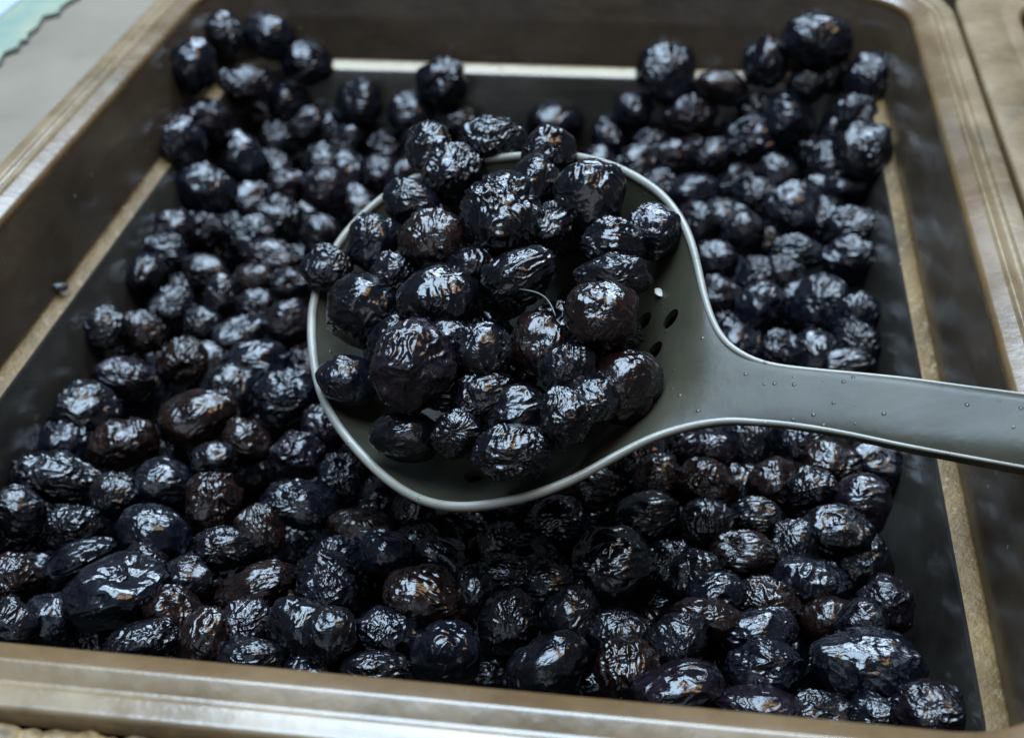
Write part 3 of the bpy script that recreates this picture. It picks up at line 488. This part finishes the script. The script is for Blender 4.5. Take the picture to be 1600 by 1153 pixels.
M_front = mat_plain('dark_counter_front', (.04, .04, .042), (.12, .11, .10), 160, .55)
M_gold = mat_plain('dried_residue', (.03, .018, .010), (.34, .22, .085), 240, .5, .6, .002)
M_sheet = mat_plain('pale_blue_sheet', (.27, .32, .35), (.33, .37, .40), 40, .5)
M_mint = mat_plain('mint_edge', (.11, .18, .155), (.235, .25, .165), 60, .5)
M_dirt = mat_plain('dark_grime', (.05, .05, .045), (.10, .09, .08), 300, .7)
M_fibre = mat_plain('pale_fibre', (.05, .055, .05), (.10, .11, .10), 300, .4)
M_speck = mat_plain('pale_speck', (.55, .54, .50), (.7, .69, .65), 300, .35)

# ---------------------------------------------------------------- noise in numpy
def _hash(ix, iy, iz, seed):
    h = (ix*374761393 + iy*668265263 + iz*2147483647 + seed*1274126177) & 0xffffffff
    h = ((h ^ (h >> 13))*1274126177) & 0xffffffff
    return (h ^ (h >> 16)) & 0xffffffff
G = np.array([[1,1,0],[-1,1,0],[1,-1,0],[-1,-1,0],[1,0,1],[-1,0,1],[1,0,-1],[-1,0,-1],[0,1,1],[0,-1,1],[0,1,-1],[0,-1,-1]], float)
def perlin(p, seed=0):
    i = np.floor(p).astype(np.int64); fr = p-i; u = fr*fr*fr*(fr*(fr*6-15)+10); r = 0
    for dx in (0, 1):
        for dy in (0, 1):
            for dz in (0, 1):
                g = G[_hash(i[:,0]+dx, i[:,1]+dy, i[:,2]+dz, seed) % 12]
                d = ((fr-np.array([dx,dy,dz]))*g).sum(1)
                r = r + d*(u[:,0] if dx else 1-u[:,0])*(u[:,1] if dy else 1-u[:,1])*(u[:,2] if dz else 1-u[:,2])
    return r
def sst(x, a, b):
    t = np.clip((x-a)/(b-a), 0, 1); return t*t*(3-2*t)

# ---------------------------------------------------------------- the tray
def rrect(hx, hy, r, z, nc=10, ns=14):
    pts = []
    for k, (cx, cy, a0) in enumerate(((hx-r, hy-r, 0), (-hx+r, hy-r, 90), (-hx+r, -hy+r, 180), (hx-r, -hy+r, 270))):
        for i in range(nc+1):
            a = math.radians(a0+90*i/nc); pts.append((cx+r*math.cos(a), cy+r*math.sin(a), z))
        nx = ((-hx+r, hy), (-hx, -hy+r), (hx-r, -hy), (hx, hy-r))[k]
        a = pts[-1]
        for i in range(1, ns):
            t = i/ns; pts.append((a[0]+(nx[0]-a[0])*t, a[1]+(nx[1]-a[1])*t, z))
    return pts
def band(name, prof, mat, parent, cap=False):
    V, F = [], []
    for (hx, dy, z, r) in prof: V += rrect(hx/1e3, (hx+dy)/1e3, r/1e3, z/1e3)
    n = len(V)//len(prof)
    for k in range(len(prof)-1):
        for i in range(n):
            j = (i+1) % n; F.append((k*n+i, k*n+j, (k+1)*n+j, (k+1)*n+i))
    if cap: F.append(tuple(range(n-1, -1, -1))[::-1])
    return mesh_obj(name, V, F, mat, parent)
def arc(c, r, a0, a1, n):
    return [(c[0]+r*math.cos(math.radians(a0+(a1-a0)*i/n)), c[1]+r*math.sin(math.radians(a0+(a1-a0)*i/n))) for i in range(n+1)]
def prof(pts, r0, r1=None):
    r1 = r0 if r1 is None else r1
    return [(x, 31.5, z, r0+(r1-r0)*i/max(1, len(pts)-1)) for i, (x, z) in enumerate(pts)]
def make_tray(wide=False):
    t = empty('food_tray', (0, -.0015, -.045))
    def P(name, pr, mat, cap=False):
        o = band(name, [(a, b, z+45, r) for a, b, z, r in pr], mat, t, cap); return o
    curve = [(100, -45)] + arc((103, -39.5), 5.5, -90, -5, 6)
    P('base', prof([(30, -45)]+curve, 12, 14), M_base, True)
    low = curve[-1:] + [(112.5, -20), (116.4, -3.2)] + arc((118.5, -3.0), 1.9, 172, 128, 4)
    P('lower_wall', prof(low, 14, 17), M_low)
    led = low[-1:] + [(118.8, -.95), (119.1, -.75), (120.4, -.34)] + arc((120.05, .7), 1.05, -68, 5, 4)
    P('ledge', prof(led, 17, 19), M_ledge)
    up = led[-1:] + [(123.4, 15.5), (124.0, 17.5), (126.4, 26.2)]
    P('upper_wall', prof(up, 19, 23), M_tray)
    if wide:
        rim = [(126.4, 26.2)] + arc((128.6, 27.2), 2.2, 175, 105, 5) + [(131.6, 30.0), (132.4, 29.5), (133.4, 29.5), (134.2, 30.1), (143, 30.0)] + arc((145.6, 28.8), 1.2, 80, 0, 4) + [(146.8, 25.3)]
    else:
        rim = [(126.4, 26.2)] + arc((128.4, 27.2), 2.0, 175, 112, 4) + [(131.2, 29.9), (131.6, 30.2)] + arc((132.2, 30.0), .9, 110, 64, 4) + \
          [(134.9, 28.95), (135.2, 28.8), (135.9, 28.85), (136.4, 29.3)] + arc((137.1, 28.95), .8, 140, 90, 3) + [(139.6, 29.6)] + arc((140.0, 28.5), 1.1, 80, 0, 4) + [(141.1, 25.3)]
    P('lip', prof(rim[:7], 23, 25), M_edge)
    P('rim', prof(rim[6:], 25, 34), M_rim)
    return t
tray = make_tray()
tag(tray, 'smoky brown plastic food tray full of dried black olives', 'tray', 'food trays side by side')
t2 = make_tray(True); t2.location.x = .1411+.1468+.0012
tag(t2, 'empty brown food tray at the right edge, beside the olive tray', 'tray', 'food trays side by side')

# ---------------------------------------------------------------- counter round the trays
def slab(name, x0, x1, y0, y1, z0, z1, mat, parent=None, bev=.001):
    bm = bmesh.new(); bmesh.ops.create_cube(bm, size=1)
    for v in bm.verts: v.co = Vector(((x0+x1)/2+v.co.x*(x1-x0), (y0+y1)/2+v.co.y*(y1-y0), (z0+z1)/2+v.co.z*(z1-z0)))
    bmesh.ops.bevel(bm, geom=bm.edges[:], offset=bev, segments=2, affect='EDGES')
    me = bpy.data.meshes.new(name); bm.to_mesh(me); bm.free(); me.materials.append(mat)
    o = bpy.data.objects.new(name, me); COL.objects.link(o); o.parent = parent; return o
ct = empty('counter_top', (0, 0, 0)); tag(ct, kind='structure')
slab('counter_panel', -.60, -.1362, -.50, .60, -.02, .0252, M_counter, ct)
slab('counter_panel', -.1352, .60, .1665, .60, -.02, .0252, M_counter, ct)
slab('counter_panel', .452, .60, -.1695, .1655, -.02, .0252, M_counter, ct)
slab('front_panel', -.1352, .60, -.50, -.1835, -.02, .0232, M_front, ct)
slab('tray_bed', -.60, .60, -.50, .60, -.075, -.050, M_front, ct)

# dried residue along the front edge of the tray
rs = np.random.default_rng(5)
V, F = [], []
nx, ny = 260, 10
X = np.linspace(-.16, .16, nx); Y = np.linspace(-.1838, -.1737, ny)
g = np.array([(x, y, 0) for y in Y for x in X])
hh = .0262 + .0009*(perlin(g @ np.array([[340, 240, 0], [-240, 340, 0], [0, 0, 1.]])+3.3, 4)) + .0012*perlin(g @ np.array([[700, -560, 0], [560, 700, 0], [0, 0, 1.]])+1.7, 9)
edge = np.minimum(np.repeat(np.arange(ny), nx), ny-1-np.repeat(np.arange(ny), nx))
hh = np.where(edge == 0, .0222, hh)
g[:, 1] += .0012*perlin(g*np.array([160, 10, 1])+8.1, 3)
V = [(a[0], a[1], h) for a, h in zip(g, hh)]
F = [(j*nx+i, j*nx+i+1, (j+1)*nx+i+1, (j+1)*nx+i) for j in range(ny-1) for i in range(nx-1)]
tag(mesh_obj('dried_residue', V, F, M_gold), 'crusty golden brown residue along the front of the tray rim', 'residue', kind='stuff')

# pale sheet with a torn mint edge, top left
def extr_poly(name, pts, z0, z1, mat, parent):
    n = len(pts)
    V = [(p[0]/1e3, p[1]/1e3, z1) for p in pts]+[(p[0]/1e3, p[1]/1e3, z0) for p in pts]
    F = [tuple(range(n)), tuple(range(2*n-1, n-1, -1))]+[(i, i+n, (i+1) % n+n, (i+1) % n) for i in range(n)]
    o = mesh_obj(name, V, F, mat, parent, False)
    bm = bmesh.new(); bm.from_mesh(o.data); bmesh.ops.recalc_face_normals(bm, faces=bm.faces); bmesh.ops.triangulate(bm, faces=bm.faces); bm.to_mesh(o.data); bm.free()
    return o
sh = empty('plastic_sheet', (0, 0, 0)); tag(sh, 'pale blue plastic sheet with torn mint green edge on grey counter', 'plastic sheet')
jag, inn = SHEET_JAG, SHEET_IN
extr_poly('torn_edge', jag+inn[::-1], .0254, .0270, M_mint, sh)
far = [(inn[0][0]-160, inn[0][1]), (inn[0][0]-160, inn[-1][1]+60), (inn[-1][0], inn[-1][1]+60)]
extr_poly('sheet', inn+far[::-1], .0254, .0276, M_sheet, sh)
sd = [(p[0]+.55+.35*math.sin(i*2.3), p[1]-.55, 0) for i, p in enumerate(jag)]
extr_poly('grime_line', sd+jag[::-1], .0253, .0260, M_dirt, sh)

# ---------------------------------------------------------------- the slotted spoon
A = np.array(SPOON_A)/1e3; B = np.array(SPOON_B)/1e3
def resample(P, n0, n1, ineck):
    def seg(Q, n, first):
        d = np.r_[0, np.cumsum(np.linalg.norm(np.diff(Q, axis=0), axis=1))]; 
        # smooth spline (catmull-rom) over chord length
        t = np.linspace(0, d[-1], n)
        if first: t = d[-1]*np.linspace(0, 1, n)**1.25
        out = []
        m = np.gradient(Q, d, axis=0)
        for x in t:
            k = min(max(np.searchsorted(d, x)-1, 0), len(d)-2); h = d[k+1]-d[k]; s = (x-d[k])/h
            out.append((2*s**3-3*s**2+1)*Q[k]+(s**3-2*s**2+s)*h*m[k]+(-2*s**3+3*s**2)*Q[k+1]+(s**3-s**2)*h*m[k+1])
        return np.array(out)
    a = seg(P[:ineck+1], n0, True); b = seg(P[ineck:], n1, False)
    return a, b
NB, NH, NV = 130, 44, 61
# round the tip: both edges leave it at right angles to the axis
A1, A2 = resample(A, NB, NH, 24); B1, B2 = resample(B, NB, NH, 19)
out_poly = np.vstack([A1, A2, B2[::-1], B1[::-1]])
def dist_edge(p):
    best = np.full(len(p), 1e9)
    for Q in (np.vstack([A1, A2]), np.vstack([B1, B2])):
        for k in range(len(Q)-1):
            s = Q[k]; e = Q[k+1]-Q[k]; ee = (e*e).sum()
            if ee < 1e-14: continue
            t = np.clip(((p-s)*e).sum(1)/ee, 0, 1); best = np.minimum(best, np.linalg.norm(p-s-e*t[:,None], axis=1))
    return best
pn = np.cross(A[18]-A[0], A[4]-A[0]); pn /= np.linalg.norm(pn); pn = pn if pn[2] > 0 else -pn
xn = A[24, 0]
vv = np.sin(np.linspace(-1, 1, NV)*math.pi/2)*.5+.5
def sheet(Q0, Q1):
    return np.array([a+(b-a)*v for a, b in zip(Q0, Q1) for v in vv])
top_b = sheet(A1, B1); top_h = sheet(A2, B2)
axis_dir = (A2[-1]+B2[-1])/2-(A2[0]+B2[0])/2; hl = np.linalg.norm(axis_dir); axis_dir /= hl
def depth(p):
    d = dist_edge(p); k = 1-np.minimum(d/.030, 1)
    gg = sst(((A2[0]+B2[0])/2-p) @ axis_dir, -.002, .040)*(1-sst(np.repeat(np.arange(NB), NV), NB*.80, NB-1.))
    return .019*(1-k**2.4)*gg
def handle_drop(p, v):
    s = np.clip(((p-(A2[0]+B2[0])/2) @ axis_dir)/hl, 0, 1)
    return .0005*(2*np.abs(v-.5))**4 + s**1.3*(.0028*np.clip((v-.42)/.58, 0, 1)**2.2 + .0012*np.clip((.2-v)/.2, 0, 1)**2)
vb = np.tile(vv, NB); vh = np.tile(vv, NH)
drop0 = handle_drop(A2[:1], np.array([0.]))[0]
in_b = top_b - pn*depth(top_b)[:, None]
wgt = np.repeat(sst(np.arange(NB), NB*.72, NB-1), NV)
in_b -= pn*(wgt*.0005*(2*np.abs(vb-.5))**4)[:, None]
in_h = top_h - pn*handle_drop(top_h, vh)[:, None]
def gridfaces(n, m): return [(i*m+j, (i+1)*m+j, (i+1)*m+j+1, i*m+j+1) for i in range(n-1) for j in range(m-1)]
def shell(name, inn, n, thick, mat, parent, close_end):
    """inner sheet + outer sheet set off along -pn, closed round its edge"""
    m = NV; T = np.repeat(thick, m)
    outr = inn - pn*T[:, None]
    V = np.vstack([inn, outr]); o = n*m
    F = [tuple(f) for f in gridfaces(n, m)]
    F += [tuple(x+o for x in f[::-1]) for f in gridfaces(n, m)]
    for i in range(n-1):
        F.append((i*m, i*m+o, (i+1)*m+o, (i+1)*m)); F.append((i*m+m-1, (i+1)*m+m-1, (i+1)*m+m-1+o, i*m+m-1+o))
    if close_end:
        for j in range(m-1): F.append(((n-1)*m+j, (n-1)*m+j+o, (n-1)*m+j+1+o, (n-1)*m+j+1))
    ob = mesh_obj(name, V, F, mat, parent)
    bm = bmesh.new(); bm.from_mesh(ob.data); bmesh.ops.remove_doubles(bm, verts=bm.verts, dist=2e-6); bmesh.ops.recalc_face_normals(bm, faces=bm.faces)
    for e in bm.edges:
        if len(e.link_faces) == 2 and e.calc_face_angle(0) > math.radians(50): e.smooth = False
    bm.to_mesh(ob.data); bm.free(); return ob
spoon = empty('slotted_spoon', tuple(in_b.mean(0)))
tag(spoon, 'grey-green slotted serving spoon heaped with olives, handle running off to the right', 'spoon')
th_b = np.full(NB, .0021); th_h = .0021+.0018*np.linspace(0, 1, NH)**.8
inv = Matrix.Translation(-spoon.location)
bowl = shell('bowl', in_b, NB, th_b, M_spoon, spoon, True)
handle = shell('handle', in_h, NH, th_h, M_spoon, spoon, True)
# drain holes cut through the bowl
bmh = bmesh.new()
zq = pn; xq = np.cross([0, 1, 0], zq); xq /= np.linalg.norm(xq); yq = np.cross(zq, xq)
def on_bowl(c):
    o0 = np.array(CAM_LOC); d = np.array(c)/1e3-o0; d /= np.linalg.norm(d); r = in_b-o0
    return in_b[np.argmin(np.linalg.norm(r-(r @ d)[:, None]*d, axis=1))]
for k, c in enumerate(HOLES):
    c = on_bowl(c); mt = Matrix([[*(xq), 0], [*(yq), 0], [*(zq), 0], [0, 0, 0, 1]]).transposed(); mt.translation = Vector(c)
    bmesh.ops.create_cone(bmh, cap_ends=True, segments=24, radius1=.0021, radius2=.0021, depth=.016, matrix=mt)
cme = bpy.data.meshes.new('cutter'); bmh.to_mesh(cme); bmh.free(); cut = bpy.data.objects.new('cutter', cme); COL.objects.link(cut); cut.location = spoon.location
md = bowl.modifiers.new('cut', 'BOOLEAN'); md.object = cut; md.operation = 'DIFFERENCE'; md.solver = 'EXACT'
bpy.context.view_layer.update()
dg = bpy.context.evaluated_depsgraph_get()
new = bpy.data.meshes.new_from_object(bowl.evaluated_get(dg)); bowl.modifiers.clear(); bowl.data = new; new.name = 'bowl'; print('bowl verts', len(in_b)*2, len(new.vertices))
bpy.data.objects.remove(cut)
# rolled rim round the bowl: a tube along the outline, thinning out into the handle
eh = in_h.reshape(NH, NV, 3); path = np.vstack([eh[1:40, 0][::-1], A1[::-1], B1[1:], eh[1:40, -1]])
keep = [0]
for i in range(1, len(path)):
    if np.linalg.norm(path[i]-path[keep[-1]]) > .0008: keep.append(i)
path = path[keep]
for _ in range(3): path[1:-1] = (path[:-2]+2*path[1:-1]+path[2:])/4
V, F = [], []; ns = 12; nP = len(path); tg = np.gradient(path, axis=0)
arcl = np.minimum(np.arange(nP), nP-1-np.arange(nP))
for i in range(nP):
    t = tg[i]/np.linalg.norm(tg[i]); s = np.cross(t, pn); s /= np.linalg.norm(s)
    q_ = float(sst(np.array([arcl[i]*1.]), 2, 80)[0]); rr = .0003+.0007*q_
    c = path[i]-pn*(rr*.6)
    for k in range(ns):
        a = 2*math.pi*k/ns; V.append(c+(s*math.cos(a)*rr*1.05+pn*math.sin(a)*rr*1.15))
F = [(i*ns+k, i*ns+(k+1) % ns, (i+1)*ns+(k+1) % ns, (i+1)*ns+k) for i in range(nP-1) for k in range(ns)]
F += [tuple(range(ns))[::-1], tuple((nP-1)*ns+k for k in range(ns))]
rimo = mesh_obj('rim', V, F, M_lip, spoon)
for o in (bowl, handle, rimo): o.data.transform(inv)

# ---------------------------------------------------------------- olives
bm = bmesh.new(); bmesh.ops.create_icosphere(bm, subdivisions=6, radius=1)
ICO = np.array([v.co[:] for v in bm.verts]); ICO_F = [tuple(v.index for v in f.verts) for f in bm.faces]; bm.free()
def olive_mesh(k):
    r_ = np.random.default_rng(100+k)
    p = ICO
    off = r_.uniform(-20, 20, 3)
    R = 1 + .11*perlin(p*1.15+off, k) + .05*perlin(p*2.3+off, k+50)
    for _ in range(r_.integers(2, 5)):                     # flattened or sunken cheeks
        d = r_.normal(size=3); d /= np.linalg.norm(d)
        R -= r_.uniform(.04, .17)*sst(p @ d, .40, .95)
    wv = np.stack([perlin(p*1.7+off+7, k+1), perlin(p*1.7+off+17, k+2), perlin(p*1.7+off+27, k+3)], 1)
    rho = np.sqrt(p[:,0]**2+p[:,1]**2)+1e-6
    mer = np.stack([p[:,0]/rho*2.2, p[:,1]/rho*2.2, p[:,2]*.7], 1)
    mode = k % 4
    amp = r_.uniform(.45, 1.2); fine = r_.uniform(.35, 1.15)
    def ridge(q, s): return (1-np.minimum(np.abs(perlin(q, s))*2.6, 1))**1.6
    pole = sst(rho, .12, .45)
    ax = r_.permutation(3); fl = np.array([5.6, 4.4, 1.9])[ax]          # folds run along one axis of the fruit
    f2 = ridge(p*fl+wv*1.3+off, k+5)
    if mode == 0:      # folds running from pole to pole
        f1 = ridge(mer*1.7+wv*1.0+off, k+4)*pole
    elif mode == 1:    # net of creases
        f1 = ridge(p*2.3+wv*1.3+off, k+4); f2 = .5*f2+.7*ridge(p*4.9+wv*1.5+off, k+8)
    elif mode == 2:    # rings round one pole
        q = np.stack([np.arccos(np.clip(p[:,2], -1, 1))*3.6, p[:,0]*.5, p[:,1]*.5], 1)
        f1 = ridge(q+wv*.7+off, k+4)
    else:              # fine folds to one side, smooth belly on the other
        q = np.stack([p[:,0]*4.6, p[:,1]*1.1, p[:,2]*1.1], 1)
        f1 = ridge(q+wv*1.2+off, k+4); f2 = f2*sst(p[:,2], -.3, .3)
    f3 = ridge(p*(8.4*fl/4.2)+wv*2.4+off, k+6)
    mask = .25+.75*sst(perlin(p*1.4+off+40, k+7), -.22, .18)
    R += amp*mask*(.080*f1+fine*(.066*f2+.018*f3)) - .055*amp
    R -= .12*np.exp(-(((p-np.array([0, 0, 1]))**2).sum(1))/.025)
    v = p*R[:, None]
    v -= (v.max(0)+v.min(0))/2; v /= (v.max(0)-v.min(0))/2*1.0
    v = v*1.0
    me = bpy.data.meshes.new('olive'); me.from_pydata(v.tolist(), [], ICO_F); me.update()
    me.polygons.foreach_set('use_smooth', [True]*len(me.polygons)); me.materials.append(MO['k'])
    return me
NVAR = 36
OM = [olive_mesh(k) for k in range(NVAR)]
for (m, tint, var, x, y, z, sx, sy, sz, ex, ey, ez, lab) in OLIVES:
    o = bpy.data.objects.new('olive', OM[var % NVAR]); COL.objects.link(o)
    o.location = (x/1e3, y/1e3, z/1e3); q = (1.12 if m in 'SG' else 1.13)/1e3; o.scale = (sx*q, sy*q, sz*q)
    o.rotation_euler = (math.radians(ex), math.radians(ey), math.radians(ez))
    o.material_slots[0].link = 'OBJECT'; o.material_slots[0].material = MO[tint]
    tag(o, lab, 'olive', {'T': 'dried olives piled in the tray', 'S': 'dried olives heaped in the spoon', 'F': 'olives hidden under the top layer', 'G': 'olives at the bottom of the spoon heap'}[m])

# ---------------------------------------------------------------- small things
def tube(name, P, r, mat, ns=8):
    P = np.array(P); tg = np.gradient(P, axis=0); V, F = [], []
    for i in range(len(P)):
        t = tg[i]/np.linalg.norm(tg[i]); s = np.cross(t, [0, 0, 1.]); s /= np.linalg.norm(s); u = np.cross(s, t)
        for k in range(ns): a = 2*math.pi*k/ns; V.append(P[i]+(s*math.cos(a)+u*math.sin(a))*r)
    F = [(i*ns+k, i*ns+(k+1) % ns, (i+1)*ns+(k+1) % ns, (i+1)*ns+k) for i in range(len(P)-1) for k in range(ns)]
    F += [tuple(range(ns))[::-1], tuple((len(P)-1)*ns+k for k in range(ns))]
    return mesh_obj(name, V, F, mat)
a, b = np.array(FIB0)/1e3, np.array(FIB1)/1e3
pp = [a+(b-a)*t+np.array([.0012, .0016, .0006])*math.sin(t*math.pi) for t in np.linspace(0, 1, 18)]
tag(tube('fibre', pp, .00016, M_fibre), 'thin pale curved fibre lying across the olives in the spoon', 'fibre')
def chip(name, loc, sc, var, mat, label, cat, rot=0):
    o = bpy.data.objects.new(name, OM[var]); COL.objects.link(o); o.location = loc; o.scale = sc; o.rotation_euler = (.1, .2, rot)
    o.material_slots[0].link = 'OBJECT'; o.material_slots[0].material = mat
    return tag(o, label, cat)
lb = np.array(LEDGE_BIT)/1e3
chip('olive_scrap', (lb[0], lb[1], lb[2]+.0006), (.0022, .0015, .0012), 5, MO['k'], 'small black olive scrap stuck on the left ledge', 'scrap', .4)
wc = on_bowl(WHITE[0])+pn*.0003
chip('speck', tuple(wc), (.0013, .0016, .0005), 7, M_speck, 'small white crumb on the spoon bowl above the drain holes', 'speck', .5)  # small flat white spot set on the bowl surface
print('objects', len(bpy.data.objects))
